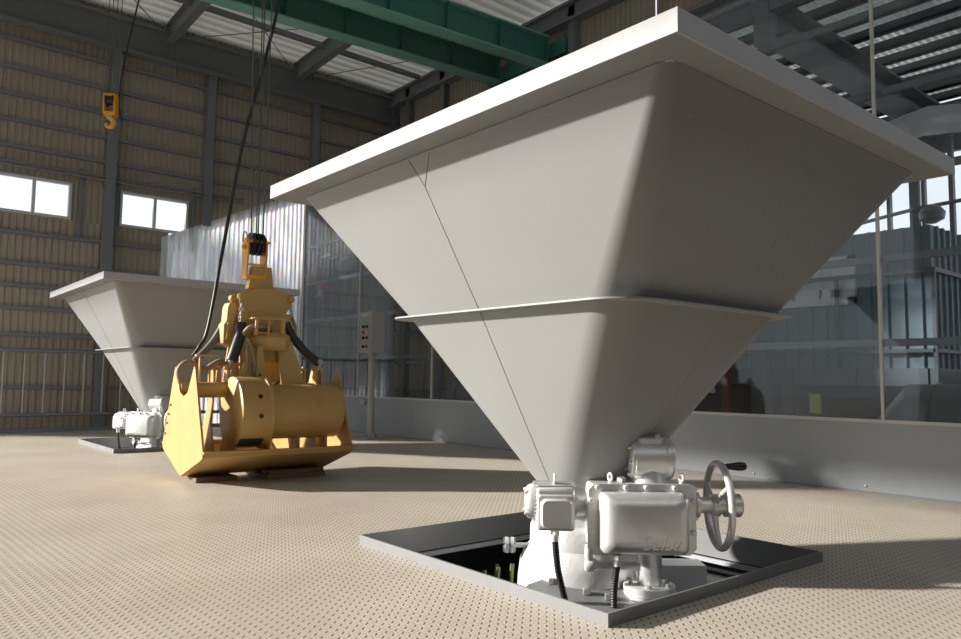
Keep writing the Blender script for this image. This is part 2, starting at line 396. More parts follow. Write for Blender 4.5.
# ---------------------------------------------------------------- actuator
YAW = math.radians(50)
def actuator(loc):
    """local x = along the actuator, local -y = toward the operator, built about the hopper axis"""
    t = empty('valve_actuator', loc, YAW, cat='valve actuator')
    F = -.40                       # plane of the cover plate
    g = MB()
    g.prism([(u,w) for u,w in [(-.012+.03,.082),(-.012-.02+.045,.082),( .36,.082),(.385,.107),(.385,.33),(.36,.355),(-.012,.355),(-.037,.33),(-.037,.107),(-.012,.082)] if True][2:], (0,F,0), (1,0,0), (0,0,1), (0,.014,0))
    g.build('cover_flange', SILV, t, bevel=.003)
    hb = MB(); hb.box((-.02,F+.014,.09),(.37,F+.20,.345)); hb.build('gear_housing', SILV, t, bevel=.012)
    # domed cover
    cv = MB(); n = 6
    rings = []
    for dx, dep in ((0,0),(0,.055),(.006,.08),(.022,.10),(.045,.108)):
        r = []
        for px_,pz_,_ in rrect(.168-dx,.114-dx*.95,.025,0,6): r.append((.172+px_, F-dep, .212+pz_))
        rings.append(r)
    loft(cv, rings); m = len(rings[0]); cv.f.append(tuple((len(rings)-1)*m+k for k in range(m))); cv.m.append(0)
    cov = cv.build('gear_cover', SILV, t, smooth=60)
    for u,w in [(.0,.340),(.11,.340),(.19,.340),(.30,.340),(-.026,.29),(-.026,.17),(.372,.29),(.372,.17),(.05,.093),(.17,.093),(.30,.093)]:
        b = MB(); b.hexbolt((u,F,w),(0,-1,0),.011,.017); b.build('cover_bolt', SILVC, t)
    # raised lettering cast on the cover
    cu = bpy.data.curves.new('lettering','FONT'); cu.body = 'Seibu'; cu.size = .068; cu.extrude = .0014; cu.bevel_depth = .0004; cu.shear = .25; cu.space_character = 1.0
    tmp = bpy.data.objects.new('t', cu); C.objects.link(tmp); bpy.context.view_layer.update()
    me = bpy.data.meshes.new_from_object(tmp.evaluated_get(bpy.context.evaluated_depsgraph_get())); bpy.data.objects.remove(tmp)
    me.materials.clear(); me.materials.append(SILV)
    lt = bpy.data.objects.new('raised_lettering', me); C.objects.link(lt); lt.parent = cov; lt.rotation_euler = (PI/2,0,0); lt.location = (.150,F-.1078,.126)
    # column under the gearbox
    col = MB(); col.lathe((.222,-.30,-.16),(0,0,1),[(0,.06),(.05,.06),(.052,.05),(.25,.05)],32); col.build('mounting_column', SILV, t)
    fl_ = MB(); fl_.lathe((.222,-.30,-.10),(0,0,1),[(0,.098),(.004,.102),(.022,.102),(.022,.098),(.026,.098),(.026,.102),(.046,.102),(.05,.096)],40); fo = fl_.build('column_flange', SILV, t)
    for k in range(6):
        a = k*PI/3+.3; b = MB(); b.hexbolt((.222+.082*math.cos(a),-.30+.082*math.sin(a),-.052),(0,0,1),.010,.014); b.build('flange_bolt', BOLT, fo)
    # vertical position indicator housing on top: horizontal drum
    tp = MB(); tp.lathe((.234,-.26,.345),(0,0,1),[(0,.075),(.02,.07),(.06,.066)],32); tp.build('top_neck', SILV, t)
    dr = MB(); dr.lathe((.150,-.26,.438),(1,0,0),[(0,.072),(.004,.078),(.016,.078),(.018,.080),(.14,.080),(.142,.086),(.160,.086),(.164,.08),(.172,.078)],40); do = dr.build('indicator_housing', SILV, t)
    for k in range(6):
        a = k*PI/3+.2; b = MB(); b.hexbolt((.150,-.26+.064*math.cos(a),.438+.064*math.sin(a)),(-1,0,0),.007,.010); b.build('housing_bolt', SILVC, do)
    cp = MB(); cp.lathe((.232,-.26,.50),(0,0,1),[(0,.062),(.022,.062),(.026,.056)],36)
    co = cp.build('top_cap', SILV, t)
    for k in range(4):
        a = k*PI/2+.5; b = MB(); b.hexbolt((.232+.050*math.cos(a),-.26+.050*math.sin(a),.524),(0,0,1),.008,.013); b.build('cap_bolt', SILVC, co)
    for u in (.055,.335):
        e = MB(); e.cyl((u,F+.03,.345),(u,F+.03,.362),.009); e.torus((u,F+.03,.376),(1,.4,0),.014,.005,20,8); e.build('lifting_eye', SILVC, t)
    pg = MB(); pg.hexbolt((.10,F+.04,.345),(0,0,1),.018,.030); pg.build('filler_plug', SILVC, t)
    # motor
    mo = MB(); prof = [(0,.052),(.012,.066),(.03,.070)]
    prof += [(.19,.068),(.19,.074),(.20,.074),(.202,.058),(.24,.052)]
    mo.lathe((-.275,-.30,.268),(1,0,0),prof,40)
    for k in range(30):
        a = 2*PI*k/30; d_ = V((0,math.cos(a),math.sin(a))); c_ = V((-.243,-.30,.268)); mo.bar(c_+d_*.072, c_+V((.155,0,0))+d_*.072, .005, .018, up=d_)
    mot = mo.build('motor_body', SILV, t)
    for k in range(4):
        a = PI/4+k*PI/2; b = MB(); b.hexbolt((-.268,-.30+.058*math.cos(a),.268+.058*math.sin(a)),(-1,0,0),.008,.012); b.build('motor_bolt', SILVC, mot)
    ms = MB(); ms.box((-.235,-.385,.185),(-.085,-.30,.33)); ms.build('motor_frame', SILV, t, bevel=.010)
    tb = MB(); r0 = [(-.160+a,-.385,.238+b) for a,b,_ in rrect(.074,.070,.012,0,4)]; r1 = [(-.160+a,-.410,.238+b) for a,b,_ in rrect(.070,.066,.012,0,4)]
    r2 = [(-.160+a,-.413,.238+b) for a,b,_ in rrect(.062,.058,.022,0,4)]; r3 = [(-.160+a,-.432,.238+b) for a,b,_ in rrect(.055,.051,.020,0,4)]
    loft(tb, [r0,r1,r2,r3]); k_ = len(r0); tb.f.append(tuple(3*k_+i for i in range(k_))); tb.m.append(0)
    tb.build('terminal_box', SILV, t, smooth=30)
    e = MB(); e.cyl((-.16,-.33,.335),(-.16,-.33,.352),.007); e.torus((-.16,-.33,.366),(1,0,0),.015,.004,20,8); e.build('motor_eye', SILVC, t)
    # cable glands and conduits
    for u,y,z1,end in ((-.165,-.40,.172,(-.122,-.39,-.10)),(.075,-.41,.082,(.06,-.42,-.14))):
        gl = MB(); gl.hexbolt((u,y,z1+.004),(0,0,-1),.019,.022); gl.cyl((u,y,z1-.015),(u,y,z1-.04),.015); gl.build('cable_gland', SILVC, t)
        pts = spline([(u,y,z1-.03),(u*.55+end[0]*.45-.006,(y+end[1])/2,(z1-.03+end[2])/2),end],20)
        cd = MB(); cd.tube(pts, .0125, 12, radii=[.0135 if i%2 else .0115 for i in range(len(pts))]); cd.build('flexible_conduit', BLACK, t)
    # lower elbow pipe behind the cover
    ep = MB(); ep.tube(spline([(-.02,-.31,.10),(-.02,-.31,.05),(-.005,-.31,.025),(.03,-.31,.02),(.18,-.31,.02)],6), .016, 12); ep.lathe((-.035,-.31,.02),(1,0,0),[(0,.02),(.01,.026),(.04,.026),(.05,.018)],16); ep.build('drain_pipe', SILVC, t)
    # shaft, gearbox nose and handwheel
    sh = MB(); sh.lathe((.37,-.31,.262),(1,0,0),[(0,.060),(.014,.060),(.016,.045),(.03,.045),(.032,.052),(.045,.052),(.047,.032),(.10,.032)],32); so = sh.build('input_shaft_housing', SILV, t)
    nb = MB(); nb.box((.372,-.36,.20),(.395,-.26,.345)); nb.build('side_plate', SILV, t, bevel=.006)
    for a,b_ in ((-.345,.33),(-.275,.33),(-.345,.215),(-.275,.215)):
        b = MB(); b.hexbolt((.395,a,b_),(1,0,0),.007,.01); b.build('side_bolt', SILVC, so)
    hw = empty('handwheel', (.500,-.31,.262)); hw.parent = t
    hc = V((0,0,0)); axx = V((1,0,0))
    rim = MB(); rim.torus(hc, axx, .165, .014, 56, 12); rim.build('wheel_rim', SILV, hw)
    for k in range(3):
        a = k*2*PI/3+.45
        sp = MB(); dirv = V((0,math.cos(a),math.sin(a)))
        sp.tube([V((-.018,0,0))+dirv*.03, V((-.012,0,0))+dirv*.09, V((0,0,0))+dirv*.16], .012, 10, radii=[.015,.011,.010]); sp.build('spoke', SILV, hw)
    hub = MB(); hub.lathe((-.03,0,0),(1,0,0),[(0,.042),(.025,.044),(.03,.044),(.032,.036),(.05,.036),(.052,.046),(.112,.046),(.118,.040)],32); hub.build('hub', SILV, hw)
    gr = MB(); gr.cyl((0,0.01,.15),(.03,0.01,.152),.006); gr.build('grip_pin', SILV, hw)
    g2 = MB(); g2.lathe((.022,.01,.152),(1,0,.02),[(0,.007),(.01,.011),(.03,.013),(.055,.017),(.075,.018),(.09,.014),(.096,.006)],20); g2.build('grip', BLACKP, hw, label='black plastic grip')
    return t
a1 = actuator(H1); a1['label'] = 'silver motorised valve actuator with handwheel in front of the large hopper base'
a2 = copy_tree(a1); a2.location = H2+V((-.02,-.06,.02)); a2.rotation_euler.z = math.radians(32); a2['label'] = 'silver motorised valve actuator at the foot of the far hopper'

# things down in the near pit
jb = MB(); jb.box((-.10,-.07,-.40),(.10,.07,-.07)); o = jb.build('white_pit_panel', TARP, bevel=.004, label='white cabinet added for the lit inner wall of the near floor opening', cat='pit panel')
o.rotation_euler=(0,0,YAW); o.location=(.185,.454,0)  # white box added in place of the lit inner wall panel
for k,(x,y) in enumerate(((-.42,-.22),(-.38,-.17),(-.34,-.12),(-.47,-.10),(-.30,-.06))):
    p = MB(); p.tube(spline([(x,y,-.92),(x,y,-.30),(x-.01,y+.02,-.13+.015*(k%3))],6), .011, 10); p.cyl((x,y,-.45),(x,y,-.38),.018)
    p.build('hydraulic_pipe', GPIPE, label='thin green upright pipe inside the near floor opening left of the valve', cat='pipe', group='green pipes in the floor opening')
p = MB(); pts = spline([(-.70,-.52,-.30),(-.55,-.40,-.24),(-.42,-.35,-.27),(-.30,-.33,-.36)],10); p.tube(pts,.022,10,radii=[.024 if i%2 else .019 for i in range(len(pts))])
p.build('ribbed_hose', SILV, label='silver ribbed hose lying inside the left of the near floor opening', cat='hose')

# ---------------------------------------------------------------- yellow grab
G = empty('clamshell_grab', (-3.241,-.101,0), -math.radians(3), label='yellow clamshell grab bucket resting on a timber block between the hoppers', cat='grab bucket')
HL = .55; ZB = .035
def shell(s):
    """half shell; s=+1 near the operator (+x), -1 the other"""
    W = lambda u: s*u
    # scoop plate: bottom + lip
    b = MB(); t = .012
    prof = [(0.0,0.0),(.46,.15),(.50,.17),(.50,.205),(.49,.205),(.485,.178),(.45,.165),(0.0,.016)]
    b.prism([(W(x),z+ZB) for x,z in prof], (0,-HL+.0,0), (1,0,0),(0,0,1),(0,2*HL,0))
    sh = b.build('shell_plate', YEL, G, bevel=.003)
    # lip flange along the top of the front edge
    f = MB(); f.box((W(.475),-HL-.006,ZB+.195),(W(.525),HL+.006,ZB+.213)); f.build('lip_flange', YEL, G, bevel=.002)
    # inner curved wall of the scoop
    c = MB(); pts = []
    for i in range(13):
        a = i/12; x = .02+.46*a; z = .018+.17*a**1.0; pts.append((x,z))
    # cheeks
    for e in (-1,1):
        k = MB(); y = e*(HL-.010)
        poly = [(0,0),(.46,.15),(.50,.17),(.50,.215),(.40,.43),(.26,.76),(.235,.79),(.215,.77),(.10,.60),(.02,.575),(0,.57)]
        k.prism([(W(x),z+ZB) for x,z in poly], (0,y,0),(1,0,0),(0,0,1),(0,e*.016,0)); k.build('cheek_plate', YEL, G, bevel=.002)
        for q in (.30,.38,.45,.52):
            if e < 0 and s < 0:
                m = MB(); m.hexbolt((W(.5-(q-.22)*.52-.03),y+e*.016,q+ZB-.02),(0,e,0),.010,.012); m.build('cheek_bolt', YEL, G)
    # cross tube with hinge lugs
    b = MB(); b.cyl((W(.16),-HL+.01,.655),(W(.16),HL-.01,.655),.055,n=28); b.build('cross_tube', YEL, G)
    # internal ribs
    for y in (-.30,.30):
        r = MB(); r.prism([(W(.03),ZB+.03),(W(.44),ZB+.165),(W(.30),.45),(W(.20),.63),(W(.12),.63),(W(.16),.40)], (0,y-.006,0),(1,0,0),(0,0,1),(0,.012,0)); r.build('inner_rib', YEL, G)
    for y in (-.29,.40):
        r = MB(); r.prism([(-.05,0),(.05,0),(.035,.09),(.012,.15),(-.012,.15),(-.03,.09)], (W(.16),y-.02,.69),(1,0,0),(0,0,1),(0,.018,0)); r.prism([(-.05,0),(.05,0),(.035,.09),(.012,.15),(-.012,.15),(-.03,.09)], (W(.16),y+.02,.69),(1,0,0),(0,0,1),(0,.018,0))
        r.cyl((W(.16),y-.035,.815),(W(.16),y+.055,.815),.014); r.build('hinge_lug', YEL, G, bevel=.003)
shell(1); shell(-1)
# rounded pan inside the near shell
pn = MB()
prof = []
for i in range(15):
    a = math.radians(-150+i*10); prof.append((.22+.20*math.cos(a)*1.0, .36+.20*math.sin(a)))
o_ = prof; n_ = len(o_); vs=[]; fs=[]
for y in (-HL+.02,HL-.02):
    for (x,z) in o_: vs.append((x,y,z))
for i in range(n_-1): fs.append((i,i+1,n_+i+1,n_+i))
# hydraulic drum
DX, DZ = .30, .500
d = MB(); d.lathe((DX,-.31,DZ),(0,1,0),[(0,.246),(.004,.252),(.20,.252),(.208,.262),(.227,.262),(.233,.205),(.25,.200)],64); dc = d.build('drum_collar', YEL, G)
d = MB(); d.lathe((DX,-.075,DZ),(0,1,0),[(0,.198),(.555,.198),(.562,.190)],64); dm = d.build('power_drum', YEL, G)
n1 = V((math.cos(math.radians(20)),0,math.sin(math.radians(20))))
nb = MB(); nb.lathe(V((DX,.29,DZ))+n1*.196,n1,[(0,.028),(.014,.028),(.018,.016),(.026,.014)],20); nb.build('drum_plug', YEL, dm)
for ang in (28,-4):
    nn = V((math.cos(math.radians(ang)),0,math.sin(math.radians(ang))))
    q = MB(); q.lathe(V((DX,-.18,DZ))+nn*.250,nn,[(0,.017),(.0035,.017)],20); q.build('vent_hole', BLACKP, dc, label='dark round hole')
# dark slot low on the collar
sl = MB()
vs = []; fs = []
A0 = [math.radians(-66+i*3.2) for i in range(8)]
for y in (-.30,-.13):
    for a in A0: vs.append((DX+.2535*math.cos(a), y, DZ+.2535*math.sin(a)))
for i in range(len(A0)-1): fs.append((i,i+1,len(A0)+i+1,len(A0)+i))
for y in (-.30,-.13):
    for a in A0: vs.append((DX+.2505*math.cos(a), y, DZ+.2505*math.sin(a)))
k0 = 2*len(A0)
for i in range(len(A0)-1): fs.append((k0+i,k0+len(A0)+i,k0+len(A0)+i+1,k0+i+1))
sl.add(vs,fs); sl.build('collar_slot', DARK, dc, label='dark rectangular slot')
for k in range(10):
    a = k*PI/5; b = MB(); b.hexbolt((DX+.231*math.cos(a),-.080,DZ+.231*math.sin(a)),(0,1,0),.010,.014); b.build('collar_bolt', YEL, dc)
for y in (-.05,.18,.40):
    st = MB(); st.box((DX-.06,y-.012,.18),(DX+.06,y+.012,DZ-.17)); st.build('drum_saddle', YEL, G)

# A-frame body
for s in (-1,1):
    for y0,y1,yt in ((-.22,-.08,-.15),(.10,.30,.13)):
        f = MB(); x0 = s*.20; xt = s*.10
        f.add([(x0-.012,y0,.66),(x0+.012,y0,.66),(x0+.012,y1,.66),(x0-.012,y1,.66),(xt-.012,yt-.05,1.12),(xt+.012,yt-.05,1.12),(xt+.012,yt+.05,1.12),(xt-.012,yt+.05,1.12)],
              [(0,3,2,1),(4,5,6,7),(0,1,5,4),(1,2,6,5),(2,3,7,6),(3,0,4,7)])
        f.build('frame_leg', YEL, G, bevel=.003)
b = MB(); b.box((-.17,-.24,.62),(.20,.27,.70)); b.build('frame_base', YEL, G, bevel=.008)
b = MB(); b.box((-.13,-.20,1.06),(.12,.20,1.24)); b.build('upper_body', YEL, G, bevel=.01)
b = MB(); b.box((-.10,-.12,.86),(.11,.14,1.06)); b.build('centre_post', YEL, G, bevel=.01)
b = MB(); b.box((-.08,-.11,.70),(-.02,-.02,.86)); b.box((-.08,-.11,.70),(.02,-.09,.86)); b.build('post_foot', YEL, G)
# tall valve block on the left of the frame
b = MB(); b.prism([(-.295,1.00),(-.225,.97),(-.215,1.17),(-.20,1.18),(-.20,1.27),(-.215,1.31),(-.255,1.31),(-.27,1.27),(-.275,1.17),(-.295,1.14)],(-.10,0,0),(0,1,0),(0,0,1),(.13,0,0)); vb = b.build('valve_block', YEL, G, bevel=.006)
b = MB(); b.prism([(-.28,1.03),(-.25,1.02),(-.24,1.15),(-.27,1.16)],(.03,0,0),(0,1,0),(0,0,1),(.015,0,0)); b.build('cover_plate', YEL, vb, bevel=.003)
# top plate (gusset head) with shackle pins
poly = [(-.21,1.355),(-.185,1.385),(-.08,1.425),(.09,1.425),(.18,1.385),(.205,1.355),(.195,1.30),(.15,1.235),(-.15,1.235),(-.20,1.29)]
for x in (-.11,.085):
    b = MB(); b.prism(poly,(x,0,0),(0,1,0),(0,0,1),(.022,0,0)); b.build('head_plate', YEL, G, bevel=.003)
b = MB(); b.box((-.088,-.13,1.215),(.085,.15,1.30)); b.box((-.12,-.16,1.205),(.125,.17,1.225)); b.build('head_block', YEL, G, bevel=.004)
for x in (-.10,.10):
    for y in (-.195,.19):
        b = MB(); b.lathe((x-.03,y,1.355),(1,0,0),[(0,.022),(.008,.027),(.055,.027),(.063,.022)],20); b.build('shackle_pin', YEL, G)
# lashing chains from the pins to the hose sleeves
for y0,p1 in ((-.195,(.12,-.205,1.12)),(.19,(.12,.215,1.13))):
    ch = MB(); P0_ = V((.10,y0,1.33)); P1_ = V(p1)
    nl = 7
    for i in range(nl):
        c0 = P0_.lerp(P1_,(i+.5)/nl); dv = (P1_-P0_).normalized()
        side = V((1,0,0)) if i%2 else V((0,1,0))
        L_ = (P1_-P0_).length/nl*.72
        pts = [c0+dv*L_*math.cos(2*PI*k/14)+side*.011*math.sin(2*PI*k/14) for k in range(14)]
        ch.tube(pts,.0042,6,closed=True)
    ch.build('chain', GALV, G, label='small steel chain')
# rope sheave block
th = MB(); th.prism([(-.125,1.425),(-.095,1.60),(.055,1.60),(.075,1.425)],(-.035,0,0),(0,1,0),(0,0,1),(.08,0,0))
th.v = [(x, y if True else y, z) for x,y,z in th.v]
th.build('hook_socket', YEL, G, bevel=.006)
S = MB(); S.v=[]
sb = empty('sheave_block', (0,-.065,0)); sb.parent = G
for y in (-.085,.060):
    b = MB(); b.prism([(-.045,1.52),(.05,1.52),(.075,1.70),(.07,1.79),(.035,1.83),(-.04,1.80),(-.065,1.70)],(0,y,0),(1,0,0),(0,0,1),(0,.014,0)); b.build('side_plate', YEL2, sb, bevel=.004)
b = MB()
b.box((.060,-.10,1.775),(.080,.09,1.795)); b.box((.052,-.085,1.60),(.068,.075,1.615)); b.box((-.06,-.08,1.78),(-.045,.07,1.80)); b.box((-.05,-.08,1.50),(.05,.07,1.53)); b.build('cross_bar', YEL2, sb, bevel=.002)
for y in (-.10,.074):
    b = MB(); b.lathe((0.01,y-.008,1.745),(0,1,0),[(0,.018),(.022,.018)],16); b.build('axle_nut', YEL2, sb)
for y in (-.048,-.012,.024):
    b = MB(); b.lathe((.005,y,1.775),(0,1,0),[(0,.088),(.006,.080),(.018,.080),(.024,.088)],40); b.build('rope_sheave', BLACK, sb, label='black grooved rope sheave')
b = MB(); b.tube(spline([(.02,-.07,1.80),(.0,-.078,1.86),(-.05,-.08,1.865),(-.07,-.078,1.80)],6),.006,8); b.build('rope_guard', GALV, sb)
# horizontal winch cylinder with guard rails
w = MB(); w.lathe((.11,-.10,1.03),(.85,1.0,-.12),[(0,.058),(.01,.064),(.262,.064),(.268,.060)],36); w.build('winch_cylinder', YEL, G)
for a,bq in (((.24,-.145,1.185),(.27,.075,1.185)),):
    r = MB(); r.bar(a,bq,.030,.016); r.bar((.12,-.14,1.185),a,.022,.014); r.bar((.14,.075,1.185),bq,.022,.014)
    r.bar((.24,-.12,1.185),(.22,-.12,1.06),.022,.02); r.bar((.27,.07,1.195),(.26,.07,1.02),.03,.022); r.bar((.255,-.03,1.18),(.23,-.03,1.06),.014,.014); r.bar((.20,-.13,1.08),(.24,.07,1.075),.02,.012)
    r.build('guard_rail', YEL, G, bevel=.002)
# black hose sleeves
def hose(pts, r, mat, name, rad=None, label=None, rib=False):
    m = MB(); p = spline(pts,10); m.tube(p,r,16,radii=[r*(1.05 if i%2 else .95) for i in range(len(p))] if rib else None); return m.build(name, mat, G, label=label)
hose([(.11,-.195,1.15),(.13,-.205,1.06),(.16,-.245,.95),(.17,-.275,.865)],.040,BLACK,'hose_sleeve',label='fat black rubber sleeve')
hose([(.10,.16,1.17),(.12,.20,1.08),(.14,.30,.96),(.15,.42,.865)],.033,BLACK,'hose_sleeve',label='fat black rubber sleeve')
hose([(-.09,-.26,1.14),(-.09,-.34,1.0),(-.09,-.46,.86)],.028,GREYH,'hose_sleeve',label='straight dark grey rubber sleeve')
for y,z0,yy in ((-.275,.865,-.29),(.42,.865,.41)):
    m = MB(); m.cyl((.17,y,z0+.01),(.16,yy,.81),.013); m.cyl((.17,y,z0-.004),(.17,y,z0+.03),.024); m.build('hose_rod', GALV, G)
hose([(-.02,-.57,.70),(-.03,-.585,.79),(-.02,-.545,.845),(0,-.47,.83),(.02,-.42,.80),(.04,-.36,.84),(.04,-.31,.86),(.05,-.27,.83),(.04,-.22,.90)],.024,OLIVE,'corrugated_hose',rib=True,label='dusty ribbed hose')
hose([(.14,-.20,1.05),(.20,-.15,1.12),(.19,-.02,1.13),(.14,.02,1.10)],.018,OLIVE,'hydraulic_hose')
hose([(.20,-.17,1.03),(.24,-.15,.95),(.24,-.13,.82),(.23,-.15,.74)],.013,OLIVE,'hydraulic_hose')
hose([(.22,-.18,.98),(.25,-.19,.90),(.24,-.18,.80),(.22,-.20,.72)],.010,OLIVE,'hydraulic_hose')
hose([(.20,-.08,.80),(.23,-.06,.72),(.23,.02,.69),(.20,.08,.72)],.008,BLACK,'hydraulic_hose')
hose([(.12,.20,1.22),(.14,.22,1.14),(.12,.23,1.05),(.13,.26,.98)],.012,OLIVE,'hydraulic_hose')
for y in (-.47,-.40):
    b = MB(); b.box((.06,y-.006,.68),(.085,y+.006,.90 if y<-.45 else .80)); b.build('hose_bracket', YEL, G)
b = MB(); b.box((.04,-.50,.895),(.09,-.34,.91)); b.build('hose_bracket', YEL, G)
b = MB(); b.prism([(-.05,.70),(.06,.70),(.03,.86),(-.01,.86)],(.23,-.20,0),(0,1,0),(0,0,1),(.014,0,0)); b.prism([(-.11,.68),(-.02,.68),(-.06,.98),(-.10,.98)],(.205,0,0),(0,1,0),(0,0,1),(.012,0,0)); b.build('front_gusset', YEL, G, bevel=.002)
b = MB(); b.bar((.20,-.17,.74),(.20,.0,.74),.03,.03); b.cyl((.215,-.20,.735),(.215,-.04,.735),.012); b.build('manifold_bar', YEL, G)

# timber blocks
b = MB(); b.box((-3.42,-.12,0),(-2.98,.35,.034)); b.box((-3.14,-.10,.034),(-2.99,.34,.066)); b.build('timber_block', WOOD, bevel=.004, label='weathered timber block under the right side of the yellow grab', cat='timber block')
b = MB(); b.box((-3.40,-.60,0),(-3.10,-.30,.034)); b.build('timber_block', WOOD, bevel=.003, label='flat timber board under the left tip of the yellow grab', cat='timber block')

# hoist ropes of the grab (up to the crane above the frame)
GC = V((-3.241,-.101,0))
TOPZ = 5.62
for k,(y0,y1) in enumerate(((-.115,-.30),(-.075,-.17),(-.058,-.15),(-.02,-.06))):
    m = MB(); m.tube([(-3.235,-.101+y0+.008,1.86),(-3.21+.0*k,-.06+y1*.9,TOPZ)],.0055,8)
    m.build('hoist_rope', WIRE, label='thin steel hoist rope rising from the sheave on top of the yellow grab', cat='rope', group='hoist ropes of the yellow grab')
m = MB(); m.tube(spline([(-3.27,-.60,.90),(-3.26,-.56,.97),(-3.26,-.50,1.12),(-3.25,-.42,1.7),(-3.24,-.29,2.6),(-3.235,-.05,3.75),(-3.23,.25,TOPZ)],10),.0135,10)
m.build('power_cable', BLACK, label='thick black power cable running up from the left of the grab', cat='cable')
# crane trolley beam above the frame that carries ropes
t = empty('crane_trolley', (-3.2,-.1,0), label='grey hoist trolley above the yellow grab carrying its ropes', cat='crane trolley')
b = MB(); b.box((-2.0,-.5,5.62),(.5,.5,5.70)); b.build('trolley_frame', STEEL, t); b = MB(); b.cyl((-.3,-.3,5.80),(-.3,.35,5.80),.11); b.build('rope_drum', STEEL, t)

# ---------------------------------------------------------------- hanging hook
HK = V((-5.21,-.79,0))
t = empty('hook_block', HK, -math.radians(35), label='small orange crane hook block hanging at the upper left', cat='crane hook')
for y in (-.055,.04):
    b = MB(); b.prism([(-.04,3.19),(.04,3.19),(.055,3.28),(.05,3.37),(-.05,3.37),(-.055,3.28)],(0,y,0),(1,0,0),(0,0,1),(0,.015,0)); b.build('side_plate', YEL2, t, bevel=.003)
b = MB(); b.lathe((0,-.035,3.325),(0,1,0),[(0,.065),(.015,.05),(.055,.05),(.07,.065)],28); b.build('rope_sheave', BLACK, t)
b = MB(); b.box((-.04,-.05,3.17),(.04,.05,3.205)); b.build('cross_piece', YEL2, t); b = MB(); b.box((.04,-.055,3.35),(.055,.055,3.37)); b.build('cross_bar', YEL2, t)
b = MB(); hp = spline([(0,0,3.19),(0,0,3.165),(.0,.018,3.14),(.0,.035,3.105),(0,.015,3.07),(0,-.02,3.072),(0,-.035,3.10)],8); b.tube(hp,.02,12,radii=[.014+.008*math.sin(PI*i/len(hp)) for i in range(len(hp))]); b.build('hook', YEL2, t)
b = MB(); b.cyl((0,-.025,3.16),(0,.025,3.16),.026); b.build('hook_nut', GALV, t)
for k,dx in enumerate((-.055,-.025,.01,.045)):
    m = MB(); m.tube([(HK.x+.0,HK.y+dx,3.36),(HK.x+.02,HK.y+dx*1.2,5.62)],.004,6); m.build('hook_rope', WIRE, label='thin steel rope holding the small orange hook block', cat='rope', group='ropes of the small hook')
m = MB(); m.tube(spline([(HK.x+.0,HK.y+.10,3.16),(HK.x,HK.y+.07,3.32),(HK.x+.02,HK.y+.09,3.7),(HK.x+.06,HK.y+.22,4.6),(HK.x+.1,HK.y+.35,5.62)],8),.0075,8); m.build('control_cable', BLACK, label='thin black cable hanging beside the small orange hook', cat='cable')

# ---------------------------------------------------------------- far wall (x = XW)
def corr_panel(mb, axis, const, a0, a1, z0, z1, p=.085, d=.014, z1b=None, z0b=None):
    """corrugated sheet: trapezoid ribs; axis 'y' -> wall at x=const, 'x' -> wall at y=const"""
    pts = []; a = a0
    while a < a1-1e-6:
        for f,h in ((0,0),(.30,0),(.40,d),(.90,d)):
            q = a+f*p
            if q < a1: pts.append((q,h))
        a += p
    pts.append((a1,0)); vs = []
    for q,h in pts:
        zt = z1 if z1b is None else z1+(z1b-z1)*(q-a0)/(a1-a0)
        zl = z0 if z0b is None else z0+(z0b-z0)*(q-a0)/(a1-a0)
        for z in (zl,zt): vs.append((const+h,q,z) if axis == 'y' else (q,const-h,z))
    n = len(pts)
    # back sheet for thickness
    for q,h in pts:
        zt = z1 if z1b is None else z1+(z1b-z1)*(q-a0)/(a1-a0)
        zl = z0 if z0b is None else z0+(z0b-z0)*(q-a0)/(a1-a0)
        for z in (zl,zt): vs.append((const+h-.003,q,z) if axis == 'y' else (q,const-h+.003,z))
    fs = [(2*i,2*i+2,2*i+3,2*i+1) for i in range(n-1)]+[(2*n+2*i,2*n+2*i+1,2*n+2*i+3,2*n+2*i+2) for i in range(n-1)]
    mb.add(vs,fs)
WZ0, WZ1 = 2.885, 3.40
W1 = (-1.22,-.31); W2 = (.31,1.275)
PY0 = .89
fw = MB()
corr_panel(fw,'y',XW,-1.7,PY0+.12,0,WZ0); corr_panel(fw,'y',XW,YP+.12,YB,0,WZ0)
for a,b_ in ((-1.7,W1[0]),(W1[1],W2[0]),(YP+.12,YB)): corr_panel(fw,'y',XW,a,b_,WZ0,WZ1)
corr_panel(fw,'y',XW,-1.7,W2[1],WZ1,6.1); corr_panel(fw,'y',XW,W2[1],YP+.12,2.94,6.1,z0b=3.76); corr_panel(fw,'y',XW,YP+.12,YB,WZ1,6.1)
fw.box((XW-.006,-1.7,WZ0-.02),(XW+.016,PY0+.12,WZ0+.002)); fw.box((XW-.006,-1.7,WZ1-.002),(XW+.016,W2[1],WZ1+.02)); fw.build('wall_left', BEIGE, kind='structure')
fo = MB(); fo.box((XW-.35,-1.75,0),(XW-.30,PY0-.1,2.6)); 
# back wall
bw = MB(); corr_panel(bw,'x',YB,XW,-3.3,0,6.1); bw.build('wall_back', BEIGE, kind='structure')
# east and north-west shell that the photo does not show but that shades the hall
ew = MB(); corr_panel(ew,'y',4.6,-6,12,0,3.9,p=.25); corr_panel(ew,'y',4.6,-6,12,5.7,6.4,p=.25); ew.build('wall_right', STEEL, kind='structure')
hd = MB(); hd.box((-22,-6.12,4.03),(4.6,-6.0,6.4)); hd.box((-2.9,-6.12,0),(4.6,-6.0,4.03)); hd.build('wall_front_shade', BEIGE, kind='structure')  # unseen; header height and closed bay set to block sun and sky fill

def member(name, mb, mat, **kw):
    return mb.build(name, mat, kind='structure')
